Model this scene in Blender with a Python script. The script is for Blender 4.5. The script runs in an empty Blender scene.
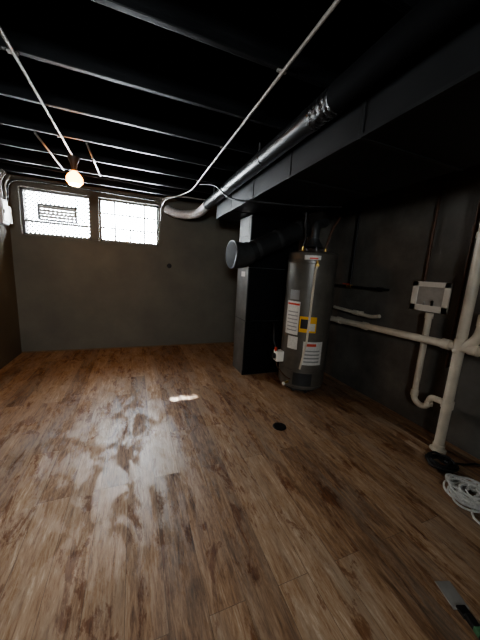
import bpy, bmesh, math, random
from mathutils import Vector, Matrix
random.seed(7)
scene = bpy.context.scene
try: scene.view_settings.look = 'AgX - Medium High Contrast'
except Exception: pass

# ------------------------------------------------------------ materials
def nt(name):
    m = bpy.data.materials.new(name); m.use_nodes = True
    t = m.node_tree; b = t.nodes["Principled BSDF"]
    return m, t, b

def mat(name, col, rough=0.6, metal=0.0, var=0.25, scale=6.0, bump=0.0, bscale=None, spec=0.5, stretch=(1,1,1), rvar=0.1):
    m, t, b = nt(name)
    N = t.nodes; L = t.links
    tc = N.new("ShaderNodeTexCoord"); mp = N.new("ShaderNodeMapping")
    mp.inputs["Scale"].default_value = stretch
    L.new(tc.outputs["Object"], mp.inputs[0])
    no = N.new("ShaderNodeTexNoise"); no.inputs["Scale"].default_value = scale
    no.inputs["Detail"].default_value = 6; no.inputs["Roughness"].default_value = .6
    L.new(mp.outputs[0], no.inputs["Vector"])
    rp = N.new("ShaderNodeValToRGB")
    rp.color_ramp.elements[0].position = .3; rp.color_ramp.elements[1].position = .7
    rp.color_ramp.elements[0].color = [c*(1-var) for c in col]+[1]
    rp.color_ramp.elements[1].color = [min(1,c*(1+var)) for c in col]+[1]
    L.new(no.outputs["Fac"], rp.inputs[0]); L.new(rp.outputs[0], b.inputs["Base Color"])
    mr = N.new("ShaderNodeMapRange")
    mr.inputs["To Min"].default_value = max(.02, rough-rvar); mr.inputs["To Max"].default_value = min(1, rough+rvar)
    L.new(no.outputs["Fac"], mr.inputs[0]); L.new(mr.outputs[0], b.inputs["Roughness"])
    b.inputs["Metallic"].default_value = metal
    b.inputs["Specular IOR Level"].default_value = spec
    if bump:
        n2 = N.new("ShaderNodeTexNoise"); n2.inputs["Scale"].default_value = bscale or scale*5
        n2.inputs["Detail"].default_value = 5
        L.new(mp.outputs[0], n2.inputs["Vector"])
        bp = N.new("ShaderNodeBump"); bp.inputs["Strength"].default_value = bump; bp.inputs["Distance"].default_value = .01
        L.new(n2.outputs["Fac"], bp.inputs["Height"]); L.new(bp.outputs[0], b.inputs["Normal"])
    return m

def emis(name, col, s):
    m, t, b = nt(name)
    b.inputs["Base Color"].default_value = (*col, 1)
    b.inputs["Emission Color"].default_value = (*col, 1)
    b.inputs["Emission Strength"].default_value = s
    return m

def floor_mat():
    m, t, b = nt("vinyl_plank_wood"); N = t.nodes; L = t.links
    def math_(op, a, c=None):
        n = N.new("ShaderNodeMath"); n.operation = op
        for i, v in enumerate((a, c)):
            if v is None: continue
            if isinstance(v, (int, float)): n.inputs[i].default_value = v
            else: L.new(v, n.inputs[i])
        return n.outputs[0]
    tc = N.new("ShaderNodeTexCoord")
    rot = N.new("ShaderNodeMapping"); rot.inputs["Rotation"].default_value = (0, 0, math.radians(90))
    rot.inputs["Location"].default_value = (0.3, 0.05, 0)
    L.new(tc.outputs["Object"], rot.inputs[0])
    br = N.new("ShaderNodeTexBrick")
    br.offset = .37; br.offset_frequency = 2
    br.inputs["Color1"].default_value = (0, 0, 0, 1); br.inputs["Color2"].default_value = (1, 1, 1, 1)
    br.inputs["Mortar"].default_value = (.5, .5, .5, 1)
    br.inputs["Scale"].default_value = 1; br.inputs["Mortar Size"].default_value = .0010
    br.inputs["Mortar Smooth"].default_value = .3
    br.inputs["Brick Width"].default_value = 1.22; br.inputs["Row Height"].default_value = .15
    L.new(rot.outputs[0], br.inputs["Vector"])
    sep = N.new("ShaderNodeSeparateColor"); L.new(br.outputs["Color"], sep.inputs[0])
    w = math_('MULTIPLY', sep.outputs[0], 37.0)
    def noise(sc, stretch, detail=6, rough=.6, dist=0, usew=True):
        mp = N.new("ShaderNodeMapping"); mp.inputs["Scale"].default_value = stretch
        L.new(tc.outputs["Object"], mp.inputs[0])
        n = N.new("ShaderNodeTexNoise"); n.noise_dimensions = '4D'
        n.inputs["Scale"].default_value = sc; n.inputs["Detail"].default_value = detail
        n.inputs["Roughness"].default_value = rough; n.inputs["Distortion"].default_value = dist
        L.new(mp.outputs[0], n.inputs["Vector"])
        if usew: L.new(w, n.inputs["W"])
        return n.outputs["Fac"]
    grain = noise(4, (8, 1.1, 1), 10, .76, .9)
    fine = noise(26, (5, .6, 1), 6, .7, .4)
    blot = noise(2.8, (3.0, 1.0, 1), 10, .74, .7)
    grey = noise(1.7, (3.4, .7, 1), 6, .65, .3)
    rp = N.new("ShaderNodeValToRGB"); cr = rp.color_ramp
    cr.elements[0].position = .35; cr.elements[0].color = (.062, .034, .019, 1)
    cr.elements[1].position = .66; cr.elements[1].color = (.57, .43, .31, 1)
    e = cr.elements.new(.43); e.color = (.18, .094, .049, 1)
    e = cr.elements.new(.51); e.color = (.315, .183, .098, 1)
    e = cr.elements.new(.59); e.color = (.41, .275, .172, 1)
    g2 = math_('ADD', math_('MULTIPLY', grain, .66), math_('MULTIPLY', fine, .34))
    g3 = math_('ADD', g2, math_('MULTIPLY', math_('SUBTRACT', sep.outputs[0], .5), .13))
    L.new(g3, rp.inputs[0])
    gm = N.new("ShaderNodeMapRange"); gm.inputs["From Min"].default_value = .49; gm.inputs["From Max"].default_value = .64
    L.new(grey, gm.inputs[0])
    hs = N.new("ShaderNodeMixRGB"); L.new(math_('MULTIPLY', gm.outputs[0], .4), hs.inputs[0]); L.new(rp.outputs[0], hs.inputs[1]); hs.inputs[2].default_value = (.29, .235, .18, 1)
    bm = N.new("ShaderNodeMapRange"); bm.inputs["From Min"].default_value = .54; bm.inputs["From Max"].default_value = .585
    L.new(blot, bm.inputs[0])
    mx = N.new("ShaderNodeMixRGB"); mx.blend_type = 'MULTIPLY'
    L.new(math_('MULTIPLY', bm.outputs[0], .85), mx.inputs[0]); L.new(hs.outputs[0], mx.inputs[1]); mx.inputs[2].default_value = (.46, .27, .15, 1)
    mj = N.new("ShaderNodeMixRGB"); L.new(math_('MULTIPLY', br.outputs["Fac"], .7), mj.inputs[0]); L.new(mx.outputs[0], mj.inputs[1])
    mj.inputs[2].default_value = (.04, .027, .018, 1)
    L.new(mj.outputs[0], b.inputs["Base Color"])
    # scuffed finish: rough worn areas vs smooth glossy film with ragged edges
    damp = noise(3.6, (2.0, .8, 1), 10, .74, .5, False)
    dr = N.new("ShaderNodeMapRange"); dr.inputs["From Min"].default_value = .465; dr.inputs["From Max"].default_value = .495
    dr.inputs["To Min"].default_value = .62; dr.inputs["To Max"].default_value = .43
    L.new(damp, dr.inputs[0])
    rr = math_('ADD', dr.outputs[0], math_('MULTIPLY', math_('SUBTRACT', grain, .5), .5))
    L.new(rr, b.inputs["Roughness"])
    sp = N.new("ShaderNodeMapRange"); sp.inputs["From Min"].default_value = .465; sp.inputs["From Max"].default_value = .50
    sp.inputs["To Min"].default_value = .5; sp.inputs["To Max"].default_value = 1.0
    L.new(damp, sp.inputs[0]); L.new(sp.outputs[0], b.inputs["Specular IOR Level"])
    bp = N.new("ShaderNodeBump"); bp.inputs["Strength"].default_value = .4; bp.inputs["Distance"].default_value = .004
    hh = math_('SUBTRACT', g2, math_('MULTIPLY', br.outputs["Fac"], .8))
    L.new(hh, bp.inputs["Height"]); L.new(bp.outputs[0], b.inputs["Normal"])
    return m

def thin_mat(name, tint, rough, fac):
    m = bpy.data.materials.new(name); m.use_nodes = True
    t = m.node_tree; N = t.nodes; L = t.links; N.clear()
    o = N.new("ShaderNodeOutputMaterial"); mx = N.new("ShaderNodeMixShader")
    tr = N.new("ShaderNodeBsdfTransparent"); tr.inputs[0].default_value = (*tint, 1)
    gl = N.new("ShaderNodeBsdfGlossy"); gl.inputs["Roughness"].default_value = rough
    mx.inputs[0].default_value = fac
    L.new(tr.outputs[0], mx.inputs[1]); L.new(gl.outputs[0], mx.inputs[2]); L.new(mx.outputs[0], o.inputs[0])
    return m

M_floor = floor_mat()
M_glass = thin_mat("window_glass", (.93, .96, .97), .1, .06)
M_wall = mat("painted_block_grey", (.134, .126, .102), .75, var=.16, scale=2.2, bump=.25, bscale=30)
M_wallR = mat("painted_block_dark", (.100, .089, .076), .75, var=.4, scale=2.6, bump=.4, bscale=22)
M_black = mat("black_ceiling_paint", (.005, .005, .0055), .8, var=.3, scale=5, bump=.2, bscale=25, spec=.1)
M_joist = mat("black_joist_paint", (.006, .006, .0065), .48, var=.4, scale=7, bump=.2, bscale=20, stretch=(.4, 2, 2), spec=.22)
M_duct = mat("dark_duct_metal", (.014, .014, .0145), .48, 0.05, var=.25, scale=4, bump=.08, bscale=9, spec=.4)
M_ductflange = mat("duct_flange_metal", (.03, .03, .03), .4, .4, var=.25)
M_silver = mat("galvanised_steel", (.30, .30, .30), .33, .9, var=.3, scale=9, bump=.1, bscale=20)
M_bpipe = mat("black_round_duct", (.016, .016, .017), .36, .2, var=.3, scale=8, bump=.1, bscale=14)
M_foil = mat("aluminium_foil_duct", (.80, .81, .82), .45, .2, var=.15, scale=30, bump=.8, bscale=40)
M_foilb = mat("black_foil_tape", (.04, .04, .04), .28, .6, var=.2, scale=30, bump=1.0, bscale=40)
M_furn = mat("furnace_cabinet_grey", (.14, .14, .135), .5, .15, var=.35, scale=5, bump=.05)
M_elbow = mat("duct_elbow_grey", (.045, .045, .044), .45, .2, var=.25, scale=9)
M_cap = mat("duct_cap_black", (.016, .016, .016), .75, .0, var=.35, scale=14, spec=.15)
M_ret = mat("return_duct_black", (.030, .030, .030), .36, .3, var=.25, scale=9)
M_furnb = mat("furnace_front_black", (.006, .006, .0065), .6, .0, var=.25, spec=.2)
M_tank = mat("water_heater_enamel", (.115, .102, .085), .38, .2, var=.28, scale=5)
M_tankd = mat("water_heater_trim", (.03, .03, .03), .45, .2)
M_label = mat("label_white", (.58, .55, .50), .5, var=.15, scale=60)
M_print = mat("label_print_grey", (.25, .24, .23), .5)
M_yellow = mat("label_yellow", (.75, .40, .02), .5, var=.1)
M_red = mat("label_red", (.55, .06, .03), .5, var=.1)
M_pvc = mat("pvc_aged_white", (.55, .48, .38), .42, var=.16, scale=7)
M_white = mat("white_plastic", (.80, .75, .66), .4, var=.08)
M_panelgrey = mat("electrical_box_grey", (.42, .41, .39), .45, var=.1)
M_conduit = mat("conduit_grey", (.36, .34, .31), .4, .4, var=.2)
M_copper = mat("rusty_copper", (.085, .04, .022), .5, .3, var=.4, scale=20)
M_iron = mat("black_iron", (.02, .018, .017), .5, .3)
M_cable = mat("black_rubber", (.012, .012, .012), .5)
M_rope = mat("white_rope", (.62, .60, .56), .8, var=.2, scale=60, bump=.5, bscale=150)
M_frame = mat("window_frame_paint", (.16, .16, .16), .5, var=.2)
M_brass = mat("brass", (.5, .33, .1), .3, .9)
M_green = mat("green_plastic", (.07, .16, .08), .5)
M_bulb = emis("warm_bulb_glass", (1, .34, .05), 22)
M_bulbhot = emis("warm_bulb_hot_tip", (1, .50, .14), 260)
M_socket = mat("lamp_holder_dark", (.03, .022, .016), .6)
M_rubberdark = mat("drain_iron", (.015, .015, .016), .5, .4)

# ------------------------------------------------------------ mesh builder
class B:
    def __init__(s, name, *mats):
        s.name = name; s.mats = list(mats); s.bm = bmesh.new()
    def mi(s, m):
        if m not in s.mats: s.mats.append(m)
        return s.mats.index(m)
    def box(s, lo, hi, m=None, bev=0.0, rotz=0.0, rot=None):
        m = m or s.mats[0]
        lo = Vector(lo); hi = Vector(hi); c = (lo+hi)/2; d = hi-lo
        before = set(s.bm.faces)
        mx = Matrix.Translation(c)
        if rot is not None: mx = mx @ rot.to_4x4()
        if rotz: mx = mx @ Matrix.Rotation(rotz, 4, 'Z')
        mx = mx @ Matrix.Diagonal((d.x, d.y, d.z, 1))
        r = bmesh.ops.create_cube(s.bm, size=1, matrix=mx)
        if bev:
            es = {e for v in r['verts'] for e in v.link_edges}
            bmesh.ops.bevel(s.bm, geom=list(es), offset=bev, segments=2, affect='EDGES', profile=.5)
        k = s.mi(m)
        for f in s.bm.faces:
            if f not in before: f.material_index = k
    def tube(s, pts, r, m=None, n=14, caps=True):
        m = m or s.mats[0]; k = s.mi(m)
        pts = [Vector(p) for p in pts]
        rs = r if isinstance(r, (list, tuple)) else [r]*len(pts)
        t0 = (pts[1]-pts[0]).normalized()
        u = t0.orthogonal().normalized()
        rings = []; tp = t0
        for i, p in enumerate(pts):
            if i == 0: t = t0
            elif i == len(pts)-1: t = (pts[-1]-pts[-2]).normalized()
            else:
                t = ((pts[i+1]-p).normalized()+(p-pts[i-1]).normalized())
                t = t.normalized() if t.length > 1e-6 else tp
            q = tp.rotation_difference(t); u = (q @ u).normalized()
            u = (u - t*u.dot(t)).normalized(); v = t.cross(u); tp = t
            rings.append([s.bm.verts.new(p+(u*math.cos(2*math.pi*j/n)+v*math.sin(2*math.pi*j/n))*rs[i]) for j in range(n)])
        for a, b in zip(rings, rings[1:]):
            for j in range(n):
                f = s.bm.faces.new((a[j], a[(j+1) % n], b[(j+1) % n], b[j])); f.material_index = k; f.smooth = True
        if caps:
            for rg in (list(reversed(rings[0])), rings[-1]):
                f = s.bm.faces.new(rg); f.material_index = k
    def cyl(s, a, b, r, m=None, n=20, r2=None):
        s.tube([a, b], [r, r if r2 is None else r2], m, n)
    def lathe(s, c, prof, m=None, n=40, axis=None):
        m = m or s.mats[0]; k = s.mi(m); rings = []
        c = Vector(c)
        q = Vector((0, 0, 1)).rotation_difference(Vector(axis).normalized()) if axis else None
        for r, z in prof:
            ring = []
            for j in range(n):
                v = Vector((r*math.cos(2*math.pi*j/n), r*math.sin(2*math.pi*j/n), z))
                if q: v = q @ v
                ring.append(s.bm.verts.new(c+v))
            rings.append(ring)
        for a, b in zip(rings, rings[1:]):
            for j in range(n):
                f = s.bm.faces.new((a[j], a[(j+1) % n], b[(j+1) % n], b[j])); f.material_index = k
        for rg in (list(reversed(rings[0])), rings[-1]):
            f = s.bm.faces.new(rg); f.material_index = k
    def patch(s, c, r, a0, a1, z0, z1, m, th=.002, n=10):
        k = s.mi(m); cols = []
        for i in range(n+1):
            a = math.radians(a0+(a1-a0)*i/n); d = Vector((math.cos(a), math.sin(a), 0))
            cols.append([s.bm.verts.new(Vector((c[0], c[1], z))+d*rr) for z in (z0, z1) for rr in (r-.004, r+th)])
        for p, q in zip(cols, cols[1:]):
            for (i, j) in ((1, 3), (0, 1), (3, 2)):
                f = s.bm.faces.new((p[i], q[i], q[j], p[j])); f.material_index = k; f.smooth = (i == 1)
    def sphere(s, c, r, m=None, sc=(1, 1, 1), n=20):
        m = m or s.mats[0]; k = s.mi(m)
        rr = bmesh.ops.create_uvsphere(s.bm, u_segments=n, v_segments=n//2+2, radius=r,
             matrix=Matrix.Translation(c) @ Matrix.Diagonal((*sc, 1)))
        for f in {f for v in rr['verts'] for f in v.link_faces}: f.material_index = k; f.smooth = True
    def done(s, smooth=False):
        bmesh.ops.recalc_face_normals(s.bm, faces=s.bm.faces)
        me = bpy.data.meshes.new(s.name); s.bm.to_mesh(me); s.bm.free()
        for m in s.mats: me.materials.append(m)
        o = bpy.data.objects.new(s.name, me); scene.collection.objects.link(o)
        if smooth:
            for p in me.polygons: p.use_smooth = True
            try: me.set_sharp_from_angle(angle=math.radians(35))
            except Exception: pass
        return o

def fillet(pts, r, n=7):
    pts = [Vector(p) for p in pts]; out = [pts[0]]
    for a, b, c in zip(pts, pts[1:], pts[2:]):
        d1 = (a-b); d2 = (c-b); k = min(r, d1.length*.49, d2.length*.49)
        p0 = b+d1.normalized()*k; p2 = b+d2.normalized()*k
        for i in range(n+1):
            t = i/n; out.append(p0*(1-t)**2+b*2*t*(1-t)+p2*t*t)
    out.append(pts[-1]); return out

def smoothpath(pts, per=8):
    P = [Vector(p) for p in pts]; P = [P[0]*2-P[1]]+P+[P[-1]*2-P[-2]]; out = []
    for i in range(1, len(P)-2):
        for k in range(per):
            t = k/per; a, b, c, d = P[i-1:i+3]
            out.append(.5*((2*b)+(c-a)*t+(2*a-5*b+4*c-d)*t*t+(3*b-a-3*c+d)*t**3))
    out.append(P[-2]); return out

# ------------------------------------------------------------ room shell
XL, XR, YB, YF, ZC = -1.48, 2.42, 4.42, -1.6, 2.52
JB = 2.30      # underside of joists
T = .26
b = B("floor", M_floor); b.box((XL-T, YF-T, -.1), (XR+T, YB+T, 0)); b.done()
b = B("ceiling", M_black); b.box((XL-T, YF-T, ZC), (XR+T, YB+T, ZC+.1)); b.done()
b = B("wall_left", M_wall); b.box((XL-T, YF-T, 0), (XL, YB+T, ZC)); b.done()
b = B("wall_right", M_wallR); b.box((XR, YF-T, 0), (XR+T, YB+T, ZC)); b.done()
# front wall (behind the viewer) has a small unseen window, added for fill daylight
FX0, FX1, FZ0, FZ1 = -1.0, -.30, 1.60, 2.08
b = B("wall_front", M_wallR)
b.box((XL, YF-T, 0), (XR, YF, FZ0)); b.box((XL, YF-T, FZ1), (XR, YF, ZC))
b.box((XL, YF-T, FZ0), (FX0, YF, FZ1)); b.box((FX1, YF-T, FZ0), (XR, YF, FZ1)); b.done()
WZ0, WZ1 = 1.615, 2.205
WX = [(-1.36, -.555), (-.455, .36)]
b = B("wall_back", M_wall)
b.box((XL, YB, 0), (XR, YB+T, WZ0)); b.box((XL, YB, WZ1), (XR, YB+T, ZC))
b.box((XL, YB, WZ0), (WX[0][0], YB+T, WZ1)); b.box((WX[0][1], YB, WZ0), (WX[1][0], YB+T, WZ1)); b.box((WX[1][1], YB, WZ0), (XR, YB+T, WZ1))
b.done()

# windows
for i, (x0, x1) in enumerate(WX):
    b = B("window_%d" % (i+1), M_frame)
    y0, y1 = YB+.06, YB+.11; f = .028
    b.box((x0, y0, WZ0), (x1, y1, WZ0+f)); b.box((x0, y0, WZ1-f), (x1, y1, WZ1))
    b.box((x0, y0, WZ0), (x0+f, y1, WZ1)); b.box((x1-f, y0, WZ0), (x1, y1, WZ1))
    b.box((x0+f, y0+.02, WZ0+f), (x1-f, y0+.026, WZ1-f), M_glass)
    def dbar(p, q, r=.0085): b.tube([p, q], r, M_frame, 5)
    if i == 0:
        vx0, vx1, vz0, vz1 = -1.18, -.73, 1.82, 2.03
        g = .022
        for lo, hi in (((vx0, vz0), (vx1, vz0+g)), ((vx0, vz1-g), (vx1, vz1)), ((vx0, vz0), (vx0+g, vz1)), ((vx1-g, vz0), (vx1, vz1))):
            b.box((lo[0], YB+.03, lo[1]), (hi[0], YB+.085, hi[1]), M_frame)
        for k in range(4):
            z = vz0+.035+k*.04
            b.box((vx0+g, YB+.045, z), (vx1-g, YB+.075, z+.030), M_conduit)
        b.box((x0+f, y0, 1.785), (x1-f, y1, 1.81))
        w = x1-x0; h = WZ1-WZ0; st = .05; yy = YB+.15
        k = -h
        while k < w:
            for sgn in (1, -1):
                ax, bx = max(k, 0), min(k+h, w)
                za, zb = ax-k, bx-k
                if bx-ax > .01:
                    if sgn == 1: dbar((x0+ax, yy, WZ0+za), (x0+bx, yy, WZ0+zb))
                    else: dbar((x0+ax, yy+.006, WZ1-za), (x0+bx, yy+.006, WZ1-zb))
            k += st
    else:
        n = 4; w = x1-x0
        for k in range(1, n): b.box((x0+w*k/n-.012, y0+.005, WZ0), (x0+w*k/n+.012, y1-.005, WZ1))
        for k in range(1, 3):
            z = WZ0+(WZ1-WZ0)*k/3; b.box((x0, y0+.008, z-.010), (x1, y1-.008, z+.010))
        for k in range(1, 16):
            b.cyl((x0+w*k/16, YB+.18, WZ0), (x0+w*k/16, YB+.18, WZ1), .0075, M_frame, 6)
    b.done()
b = B("window_3", M_frame)  # added out of view to let fill daylight in
xm = (FX0+FX1)/2
for lo, hi in (((FX0, FZ0), (FX1, FZ0+.04)), ((FX0, FZ1-.04), (FX1, FZ1)), ((FX0, FZ0), (FX0+.04, FZ1)), ((FX1-.04, FZ0), (FX1, FZ1)), ((xm-.02, FZ0), (xm+.02, FZ1))):
    b.box((lo[0], YF-.14, lo[1]), (hi[0], YF-.09, hi[1]))
b.box((FX0+.03, YF-.12, FZ0+.03), (FX1-.03, YF-.114, FZ1-.03), M_glass)
b.done()
b = B("trim_1", M_wall); b.box((WX[0][0]-.02, YB-.02, WZ0-.03), (WX[1][1]+.02, YB-.0005, WZ0), bev=.003); b.done()
b = B("trim_2", mat("quarter_round_wood", (.17, .105, .055), .5)); b.box((XL, YB-.015, 0), (XR, YB, .018), bev=.004); b.done()

# joists
ys = [-1.4, -.96, -.52, -.06, .42, .90, 1.37, 1.85, 2.32, 2.79, 3.26, 3.71, 4.15]
for y in ys:
    b = B("ceiling_joist", M_joist); b.box((XL, y-.016, JB), (XR, y+.016, ZC), bev=.003); b.done()
b = B("sill_beam", M_joist); b.box((XL, YB-.05, 2.33), (XR, YB, ZC)); b.done()

# ------------------------------------------------------------ ducts
DX0, DX1, DZ0, DZ1 = 1.005, 1.78, 1.955, 2.25
b = B("rectangular_air_duct", M_duct)
b.box((DX0, YF+.02, DZ0), (DX1, 3.5, DZ1), bev=.004)
for y in (3.49, 2.95, 2.35, 1.73, 1.10, .47, -.16, -.8):
    b.box((DX0-.005, y-.012, DZ0-.006), (DX1+.006, y+.012, DZ1+.004), M_ductflange, bev=.002)
b.box((DX0-.004, YF+.03, DZ0-.004), (DX0+.02, 3.48, DZ0+.012), M_ductflange)
for y in (3.2, 2.0, .8, -.4):
    b.box((DX0+.004, y-.012, DZ1), (DX0+.010, y+.012, JB-.001), M_silver)
b.done()

b = B("round_exhaust_pipe", M_bpipe)
px, pz = .93, 2.155
b.tube([(px, 3.70, pz), (px, 1.35, pz)], .060, M_bpipe, 24)
for y in (3.67, 3.22, 2.62, 2.02, 1.42):
    b.tube([(px, y-.03, pz), (px, y+.03, pz)], .063, M_ductflange, 24)
b.box((px-.064, 1.4, pz-.004), (px-.056, 3.69, pz+.004), M_ductflange)
pp = []; rr = []
for i in range(26):
    pp.append((px, 1.40-.24*i/25, pz)); rr.append(.064+random.uniform(-.002, .003))
b.tube(pp, rr, M_foilb, 24)
b.tube([(px-.002, 1.2, pz), (px-.002, -1.55, pz)], .066, M_black, 24)
for y in (2.1, .6, 3.4): b.box((px-.005, y-.008, pz+.055), (px+.005, y+.008, JB-.001), M_silver)
b.done(True)

b = B("flexible_dryer_duct", M_foil)
path = smoothpath([(px, 3.708, pz), (.915, 3.88, 2.125), (.86, 4.05, 2.09), (.73, 4.20, 2.08), (.60, 4.28, 2.095), (.50, 4.32, 2.13), (.46, 4.35, 2.15)], 15)
b.tube(path, [.054+(.008+random.uniform(-.003, .003))*(1 if i % 2 else -1) for i in range(len(path))], M_foil, 20)
b.done()

b = B("round_return_duct", M_ret)
P0 = Vector((1.84, 2.72, 1.835)); P1 = Vector((1.16, 2.74, 1.50))
d = (P1-P0).normalized()
b.tube([P0, P1], .108, M_ret, 36)
for t in (.12, .5, .86):
    c = P0.lerp(P1, t); b.tube([c-d*.02, c+d*.02], .113, M_elbow, 36)
b.tube([P1-d*.02, P1+d*.02, P1+d*.06+Vector((0, 0, .005)), P1+d*.09+Vector((-.01, 0, .01)), P1+d*.13+Vector((-.02, 0, .025)), P1+d*.17+Vector((-.03, 0, .045))],
       [.120, .122, .136, .138, .142, .142], M_elbow, 36)
e = P1+d*.17+Vector((-.03, 0, .045))
b.lathe(e, [(.140, -.03), (.147, -.01), (.150, 0), (.147, .012), (.142, .013)], M_elbow, 40, axis=(-.99, -.10, -.02))
b.lathe(e, [(.138, .006), (.138, .016), (.10, .020), (.05, .022), (.001, .023)], M_cap, 40, axis=(-.99, -.10, -.02))
b.done(True)

# ------------------------------------------------------------ furnace
b = B("furnace", M_furn)
fx0, fx1, fy0, fy1, fz = 1.26, 1.92, 2.93, 3.30, 1.945
b.box((fx0, fy0+.02, .0), (fx1, fy1, fz), M_furn, bev=.006)
b.box((fx0+.004, fy0, .06), (fx1-.004, fy0+.03, .70), M_furnb, bev=.008)
b.box((fx0+.004, fy0, .705), (fx1-.004, fy0+.03, 1.35), M_furnb, bev=.008)
b.box((fx0+.004, fy0+.002, 1.355), (fx1-.004, fy0+.03, 1.94), M_furnb, bev=.006)
b.box((fx0-.002, fy0+.012, 0), (fx1+.002, fy0+.022, .06), M_furnb)
for k in range(5):
    b.box((fx0+.25, fy0-.003, .16+k*.05), (fx1-.15, fy0+.004, .17+k*.05), M_furnb)
b.box((fx0-.006, fy0+.05, 1.72), (fx0+.004, fy1-.03, 1.93), M_furn, bev=.003)
b.box((fx0-.002, fy0+.02, .70), (fx0+.002, fy1, .706), M_iron)
b.box((fx0-.003, fy0+.10, 1.24), (fx0+.002, fy0+.22, 1.30), M_label)
b.done()

# ------------------------------------------------------------ water heater
HX, HY, HR = 1.83, 2.50, .262
b = B("water_heater", M_tank)
b.lathe((HX, HY, 0), [(HR-.03, .045), (HR-.012, .05), (HR-.010, .075), (HR-.004, .08), (HR, .085), (HR, .25), (HR+.003, .252), (HR+.003, .262), (HR, .264),
    (HR, 1.42), (HR+.004, 1.424), (HR+.004, 1.45), (HR, 1.455), (HR, 1.515), (HR-.008, 1.53), (HR-.05, 1.545), (.06, 1.558)], M_tank, 64)
for a in (30, 150, 255, 215):
    x = HX+.2*math.cos(math.radians(a)); y = HY+.2*math.sin(math.radians(a))
    b.cyl((x, y, 0), (x, y, .06), .018, M_tankd)
b.cyl((HX, HY, .012), (HX, HY, .05), HR-.06, M_tankd, 40)
FC = -126.2
def A(px):
    return FC+math.degrees(math.asin(max(-.98, min(.98, px))))
b.patch((HX, HY), HR, A(-.80), A(-.28), .66, 1.02, M_label)
b.patch((HX, HY), HR, A(-.72), A(-.35), 1.04, 1.14, M_print)
for k in range(6):
    b.patch((HX, HY), HR+.0008, A(-.74), A(-.34), .70+k*.04, .712+k*.04, M_print)
b.patch((HX, HY), HR+.0008, A(-.78), A(-.30), .98, 1.0, M_red)
b.patch((HX, HY), HR, A(-.25), A(.42), .70, .87, M_yellow)
b.patch((HX, HY), HR+.0008, A(-.20), A(.1), .74, .84, M_iron)
b.patch((HX, HY), HR+.0008, A(.16), A(.38), .72, .80, M_label)
b.patch((HX, HY), HR, A(-.66), A(-.25), .50, .64, M_label)
b.patch((HX, HY), HR, A(-.02), A(.74), .34, .60, M_label)
for k in range(4): b.patch((HX, HY), HR+.0008, A(.06), A(.66), .37+k*.04, .385+k*.04, M_print)
b.patch((HX, HY), HR+.0008, A(.1), A(.5), .55, .58, M_red)
b.patch((HX, HY), HR+.006, A(-.30), A(.45), .10, .24, M_tankd)
b.patch((HX, HY), HR, A(-.30), A(.32), 1.455, 1.50, M_label)
b.patch((HX, HY), HR+.0008, A(-.10), A(.22), 1.462, 1.478, M_red)
def hp(f, off, z):
    a = math.radians(A(f)); return Vector((HX+(HR+off)*math.cos(a), HY+(HR+off)*math.sin(a), z))
b.tube(fillet([hp(.18, -.03, 1.40), hp(.18, .045, 1.40), hp(.14, .04, 1.35), hp(.10, .035, .62), hp(-.05, .03, .30)], .03), .011, M_pvc, 10)
b.cyl(hp(.18, -.01, 1.40), hp(.18, .05, 1.40), .018, M_brass)
b.cyl(hp(.18, .03, 1.39), hp(.18, .03, 1.45), .012, M_brass)
a = math.radians(A(-.86)); q = Matrix.Rotation(a, 3, 'Z')
c = hp(-.86, .045, .38)
b.box(c-Vector((.045, .05, .06)), c+Vector((.045, .05, .06)), M_white, .008, rot=q)
dr = Vector((math.cos(a), math.sin(a), 0))
b.cyl(c+dr*.03, c+dr*.075, .032, M_tankd)
b.cyl(c+dr*.04+Vector((0, 0, .05)), c+dr*.04+Vector((0, 0, .10)), .014, M_red)
b.cyl(hp(-.86, -.01, .38), hp(-.86, .02, .38), .03, M_iron)
b.tube(smoothpath([c+Vector((0, 0, -.05)), c+Vector((0, 0, -.12))+dr*.01, hp(-.6, .05, .20), hp(-.45, .02, .16), hp(-.4, -.005, .15)]), .006, M_copper, 8)
b.tube(smoothpath([c+Vector((-.02, 0, .05)), c+Vector((-.05, .04, .16)), c+Vector((-.02, .12, .3)), c+Vector((.02, .22, .34))]), .010, M_iron, 10)
b.cyl(hp(-.5, -.01, .11), hp(-.5, .07, .11), .014, M_brass); b.sphere(hp(-.5, .08, .11), .02, M_white)
for a in (20, 140, 260):
    x = HX+.07*math.cos(math.radians(a)); y = HY+.07*math.sin(math.radians(a)); b.cyl((x, y, 1.54), (x, y, 1.61), .006, M_silver, 8)
b.lathe((HX, HY, 0), [(.095, 1.60), (.10, 1.605), (.055, 1.68), (.052, 1.70), (.001, 1.70)], M_silver, 32)
b.tube(fillet([(HX, HY, 1.68), (HX, HY, 1.84), (HX+.22, HY+.10, 1.90), (HX+.22, HY+.25, 1.90)], .09), .048, M_elbow, 24)
for sx in (-.13, .15):
    x = HX+sx; y = HY-.1*sx
    b.cyl((x, y, 1.53), (x, y, 1.60), .016, M_brass, 12)
    pth = smoothpath([(x, y, 1.60), (x+.01, y-.02, 1.70), (x+(.04 if sx > 0 else -.02), y-.04, 1.82), (x+(.10 if sx > 0 else -.04), y-.06, 1.935)], 14)
    b.tube(pth, [.013+.002*(i % 2) for i in range(len(pth))], M_iron if sx < 0 else M_copper, 10)
b.done(True)

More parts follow.
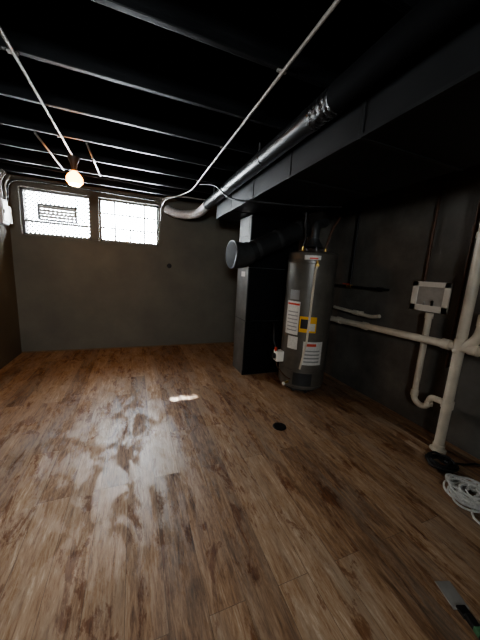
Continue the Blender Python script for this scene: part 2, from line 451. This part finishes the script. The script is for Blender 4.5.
# ------------------------------------------------------------ PVC drainage
PX, PY = 2.22, 1.15
b = B("pvc_drain_pipe", M_pvc)
r = .034
b.cyl((PX, PY, 0), (PX, PY, JB-.001), r, M_pvc, 24)
for z, h in ((.02, .035), (.36, .06), (.83, .07), (1.62, .04)):
    b.cyl((PX, PY, z), (PX, PY, z+h), r+.007, M_pvc, 24)
b.lathe((PX, PY, 0), [(r+.022, 0), (r+.022, .012), (r+.008, .02)], M_pvc, 24)
b.tube([(PX, -1.2, .89), (PX, PY, .845), (PX, 2.72, .795)], r-.002, M_pvc, 24)
for y in (PY-.09, PY+.09, 2.02, 2.40): 
    z = .845-(y-PY)*.032
    b.tube([(PX, y-.03, z), (PX, y+.03, z)], r+.006, M_pvc, 24)
b.tube(fillet([(PX, PY+.02, .80), (PX, PY-.10, .93), (PX, PY-.115, 1.06)], .05), r, M_pvc, 24)
b.tube([(PX, PY-.115, 1.02), (PX, PY-.115, 1.10)], r+.008, M_pvc, 24)
b.tube([(PX, PY-.115, 1.10), (PX, PY-.115, 1.125)], r+.001, M_white, 24)
b.box((PX-.012, PY-.127, 1.12), (PX+.012, PY-.103, 1.14), M_white)
SX, SY = 2.32, 1.47
b.tube(fillet([(SX, SY, 1.04), (SX, SY, .27), (SX-.01, SY-.07, .235), (SX-.02, SY-.14, .27), (SX-.03, SY-.15, .36), (PX+.02, PY+.05, .385), (PX, PY, .385)], .055, 8), .025, M_pvc, 20)
b.cyl((SX, SY, .30), (SX, SY, .35), .031, M_pvc); b.cyl((SX, SY, 1.0), (SX, SY, 1.045), .031, M_pvc)
b.cyl((SX-.025, SY-.145, .28), (SX-.025, SY-.145, .31), .031, M_pvc)
for y, z in ((2.02, .82), (-.2, .89), (.6, .86)): b.box((PX, y-.015, z-.045), (XR-.001, y+.015, z-.033), M_iron)
b.done(True)

b = B("pvc_branch_pipe", M_pvc)
b.tube(fillet([(2.32, 2.62, .93), (2.32, 2.05, .905), (2.32, 1.95, .93)], .05), .020, M_pvc, 18)
b.cyl((2.32, 2.30, .918), (2.32, 2.22, .916), .028, M_pvc); b.cyl((2.32, 2.26, .916), (XR-.001, 2.26, .916), .018, M_pvc)
b.done(True)

b = B("gas_supply_pipe", M_iron)
b.tube(fillet([(2.36, 2.75, 1.20), (2.36, 1.98, 1.20), (XR-.001, 1.98, 1.20)], .02), .013, M_iron, 12)
b.cyl((2.36, 2.0, 1.20), (2.36, 2.06, 1.20), .021, M_iron); b.cyl((2.36, 2.42, 1.20), (2.36, 2.49, 1.20), .022, M_brass)
b.box((2.33, 2.44, 1.22), (2.34, 2.54, 1.232), M_red)
b.tube(fillet([(2.36, 2.45, 1.20), (2.36, 2.45, 1.75), (2.36, 2.45, JB-.001)], .02), .012, M_iron, 12)
b.done(True)

b = B("laundry_outlet_box", M_white)
y0, y1, z0, z1, xo = 1.39, 1.715, 1.045, 1.305, XR-.014
XW = XR-.001
b.box((xo-.004, y0, z0), (XW, y0+.05, z1), bev=.003); b.box((xo-.004, y1-.05, z0), (XW, y1, z1), bev=.003)
b.box((xo-.004, y0, z0), (XW, y1, z0+.055), bev=.003); b.box((xo-.004, y0, z1-.045), (XW, y1, z1), bev=.003)
b.box((XR-.006, y0+.02, z0+.02), (XW, y1-.02, z1-.02), mat("box_recess", (.40, .37, .33), .6))
b.cyl((XR-.016, 1.52, 1.10), (XR-.016, 1.52, 1.13), .009, M_iron); b.sphere((XR-.018, 1.52, 1.135), .012, M_cable)
b.cyl((XR-.016, 1.59, 1.10), (XR-.016, 1.59, 1.13), .007, M_conduit)
b.done()

b = B("copper_water_pipe", M_copper)
b.tube([(2.39, 1.61, 1.307), (2.39, 1.61, JB-.001)], .011, M_copper, 12); b.cyl((2.39, 1.61, 1.9), (2.39, 1.61, 1.93), .016)
b.cyl((2.39, 1.61, 1.6), (XW, 1.61, 1.6), .006)
b.done(True)
b = B("copper_water_pipe", M_copper)
b.tube([(2.385, 1.30, .62), (2.385, 1.30, JB-.001)], .012, M_copper, 12); b.cyl((2.385, 1.30, 1.7), (2.385, 1.30, 1.74), .017); b.cyl((2.385, 1.3, .63), (XW, 1.3, .63), .012)
b.done(True)

# ------------------------------------------------------------ ceiling conduits, lamp
b = B("electrical_conduit", M_conduit)
b.tube([(-.545, -1.55, 2.285), (-.53, 3.12, 2.285)], .009, M_conduit, 12)
for y in (.42, 1.85, 2.79): b.box((-.565, y-.008, 2.29), (-.52, y+.008, JB-.0005), M_conduit)
b.done(True)
b = B("electrical_conduit", M_conduit)
b.tube(fillet([(.70, -1.55, 2.285), (.70, 3.62, 2.285), (.62, 3.95, 2.285), (.42, 4.20, 2.25), (.41, 4.38, 2.20)], .12), .009, M_conduit, 12)
for y in (.42, 1.37, 2.32, 3.26): b.box((.675, y-.008, 2.29), (.725, y+.008, JB-.0005), M_conduit)
b.done(True)
b = B("electrical_conduit", M_conduit)
b.tube(fillet([(.385, 4.36, 1.98), (.385, 4.20, 2.27), (.60, 4.0, 2.28), (1.0, 3.95, 2.27), (1.5, 3.9, 2.27)], .1), .009, M_conduit, 12)
b.done(True)

b = B("ceiling_light_bulb", M_socket)
lx, ly = -.53, 3.22
b.lathe((lx, ly, 2.20), [(.050, .095), (.050, .075), (.03, .03), (.024, -.02), (.022, -.04), (.001, -.04)], M_socket, 24)
b.tube([(lx, ly, 2.17), (lx, ly, 2.15), (lx, ly, 2.13), (lx, ly, 2.105), (lx, ly, 2.07)], [.018, .036, .056, .070, .072], M_bulb, 28, caps=False)
b.tube([(lx, ly, 2.07), (lx, ly, 2.062), (lx, ly, 2.045), (lx, ly, 2.035)], [.072, .070, .05, .006], M_bulb, 28)
b.tube([(lx, ly, 2.046), (lx, ly, 2.036), (lx, ly, 2.028)], [.052, .042, .006], M_bulbhot, 24)
b.done(True)
for x in (-.72, -.36):
    b = B("joist_bridging_strap", M_conduit)
    b.tube([(x, 2.80, 2.289), (x+.01, 3.70, 2.289)], .009, M_conduit, 8); b.done()

b = B("hanging_cable", M_cable)
b.tube(smoothpath([(.72, 3.25, 2.26), (.82, 3.0, 2.20), (.88, 2.6, 1.99), (1.05, 2.35, 1.93), (1.5, 2.2, 1.925), (1.8, 2.1, 1.94)], 10), .009, M_cable, 10)
b.done(True)
b = B("hanging_cable", M_cable)
b.tube(smoothpath([(-1.44, 4.30, 1.98), (-1.40, 4.33, 2.22), (-1.1, 4.34, 2.27), (-.3, 4.34, 2.26), (.3, 4.34, 2.25)], 10), .009, M_cable, 10)
b.done(True)
b = B("hanging_cable", M_cable)
b.tube(smoothpath([(-1.3, 3.70, 2.27), (-.8, 3.60, 2.24), (-.2, 3.70, 2.27), (.3, 3.66, 2.24), (.6, 3.71, 2.26)], 10), .007, M_cable, 8)
b.done(True)

b = B("electrical_panel", M_panelgrey)
XA = XL+.0005
b.box((XA, 4.02, 1.69), (XL+.075, 4.20, 1.97), M_panelgrey, .006); b.box((XA, 4.23, 1.72), (XL+.06, 4.34, 1.92), M_conduit, .005)
b.box((XL+.07, 4.04, 1.72), (XL+.080, 4.18, 1.94), M_conduit, .003); b.box((XL+.078, 4.05, 1.81), (XL+.088, 4.07, 1.85), M_iron)
for y in (4.06, 4.11, 4.16, 4.28):
    b.tube(fillet([(XL+.035, y, 1.95 if y < 4.2 else 1.9), (XL+.035, y, 2.18), (XL+.10, y, 2.285)], .05), .009, M_conduit, 10)
b.done()
b = B("wall_junction_cover", M_iron)
b.lathe((.52, YB-.0005, 1.32), [(.036, 0), (.036, .008), (.028, .014), (.001, .014)], M_iron, 24, axis=(0, -1, 0)); b.done()

# ------------------------------------------------------------ floor things
b = B("floor_drain_cover", M_rubberdark)
b.lathe((1.15, 1.79, 0), [(.058, 0), (.058, .005), (.052, .008), (.001, .008)], M_rubberdark, 32)
for i in range(6):
    a = i*math.pi/3
    b.box(Vector((1.15+.03*math.cos(a)-.014, 1.79+.03*math.sin(a)-.003, .007)), Vector((1.15+.03*math.cos(a)+.014, 1.79+.03*math.sin(a)+.003, .0095)), M_iron, rotz=a)
b.done()

def coil(name, m, cx, cy, R, loops, r, tail, seed, hz=.04):
    rnd = random.Random(seed); pts = []; n = 14
    for l in range(loops):
        ox = rnd.uniform(-.25, .25)*R; oy = rnd.uniform(-.25, .25)*R; rx = R*rnd.uniform(.45, 1); ry = R*rnd.uniform(.4, .95); ph = rnd.uniform(0, .6)
        for k in range(n):
            a = 2*math.pi*k/n+ph
            pts.append((cx+ox+rx*math.cos(a), cy+oy+ry*math.sin(a), r+.001+hz*l/loops*(0.5+.5*rnd.random())))
    pts = pts+tail
    b = B(name, m); b.tube(smoothpath(pts, 3), r, m, 7); b.done(True)
coil("rope_coil", M_rope, 1.92, .77, .125, 22, .0065, [(1.80, .70, .01), (1.76, .60, .008), (1.84, .50, .008)], 3, .06)
coil("extension_cord", M_cable, 2.06, 1.02, .095, 9, .007, [(2.16, 1.0, .01), (2.24, .96, .008), (2.34, .9, .009), (2.37, .5, .009)], 5, .04)

b = B("paint_scraper", M_conduit)
q = Matrix.Rotation(math.radians(-18), 3, 'Z')
def rb(lo, hi, m, bev=.002, c=Vector((1.22, .43, 0))):
    lo = Vector(lo); hi = Vector(hi); mid = (lo+hi)/2; dd = (hi-lo)/2; w = c+q @ mid
    b.box(w-dd, w+dd, m, bev, rot=q)
rb((-.035, .00, .0), (.035, .10, .004), M_conduit, .001)
rb((-.02, -.03, .0), (.02, .01, .012), M_iron)
rb((-.016, -.15, .0), (.016, -.02, .022), M_iron, .006)
rb((-.017, -.09, .0), (.017, -.06, .023), M_green, .006)
b.done()

# ------------------------------------------------------------ light
w = bpy.data.worlds.new("World"); scene.world = w; w.use_nodes = True
bg = w.node_tree.nodes["Background"]; bg.inputs[0].default_value = (.95, .97, 1.0, 1); bg.inputs[1].default_value = 132
for nm, x0, x1, z0, z1, y, rx in (("a", WX[0][0], WX[0][1], WZ0, WZ1, YB+T+.02, -90), ("b", WX[1][0], WX[1][1], WZ0, WZ1, YB+T+.02, -90), ("c", FX0, FX1, FZ0, FZ1, YF-T-.02, 90)):
    l = bpy.data.lights.new("window_portal", 'AREA'); l.shape = 'RECTANGLE'; l.size = x1-x0+.1; l.size_y = z1-z0+.1
    l.cycles.is_portal = True
    o = bpy.data.objects.new("window_portal_light", l); scene.collection.objects.link(o)
    o.location = ((x0+x1)/2, y, (z0+z1)/2); o.rotation_euler = (math.radians(rx), 0, 0)
def spot(name, src, dst, ang, P, col):
    l = bpy.data.lights.new(name, 'SPOT'); l.energy = P; l.spot_size = math.radians(ang); l.spot_blend = .3; l.color = col; l.shadow_soft_size = .02
    o = bpy.data.objects.new(name, l); scene.collection.objects.link(o); o.location = src
    o.rotation_euler = (Vector(dst)-Vector(src)).to_track_quat('-Z', 'Y').to_euler()
for k, dx in enumerate((-.10, -.03, .05, .12)):
    spot("sun_shaft_light", (-.18, 5.96, 3.40), (.46+dx, 2.5+.02*(k % 2), 0), 1.0, 10000, (1, .94, .84))

# ------------------------------------------------------------ camera
cam = bpy.data.cameras.new("camera"); co = bpy.data.objects.new("camera", cam); scene.collection.objects.link(co)
cam.sensor_fit = 'VERTICAL'; cam.sensor_height = 36; cam.sensor_width = 27; cam.lens = 14.9; cam.clip_start = .02
Y = Vector((-.3647, .1892, -.9117)).normalized(); X = Vector((.928, .014, -.3726)); X = (X-Y*X.dot(Y)).normalized(); Z = X.cross(Y)
R = Matrix((X, Y, Z))
co.matrix_world = Matrix.Translation((0, 0, 1.3)) @ R.to_4x4()
scene.camera = co
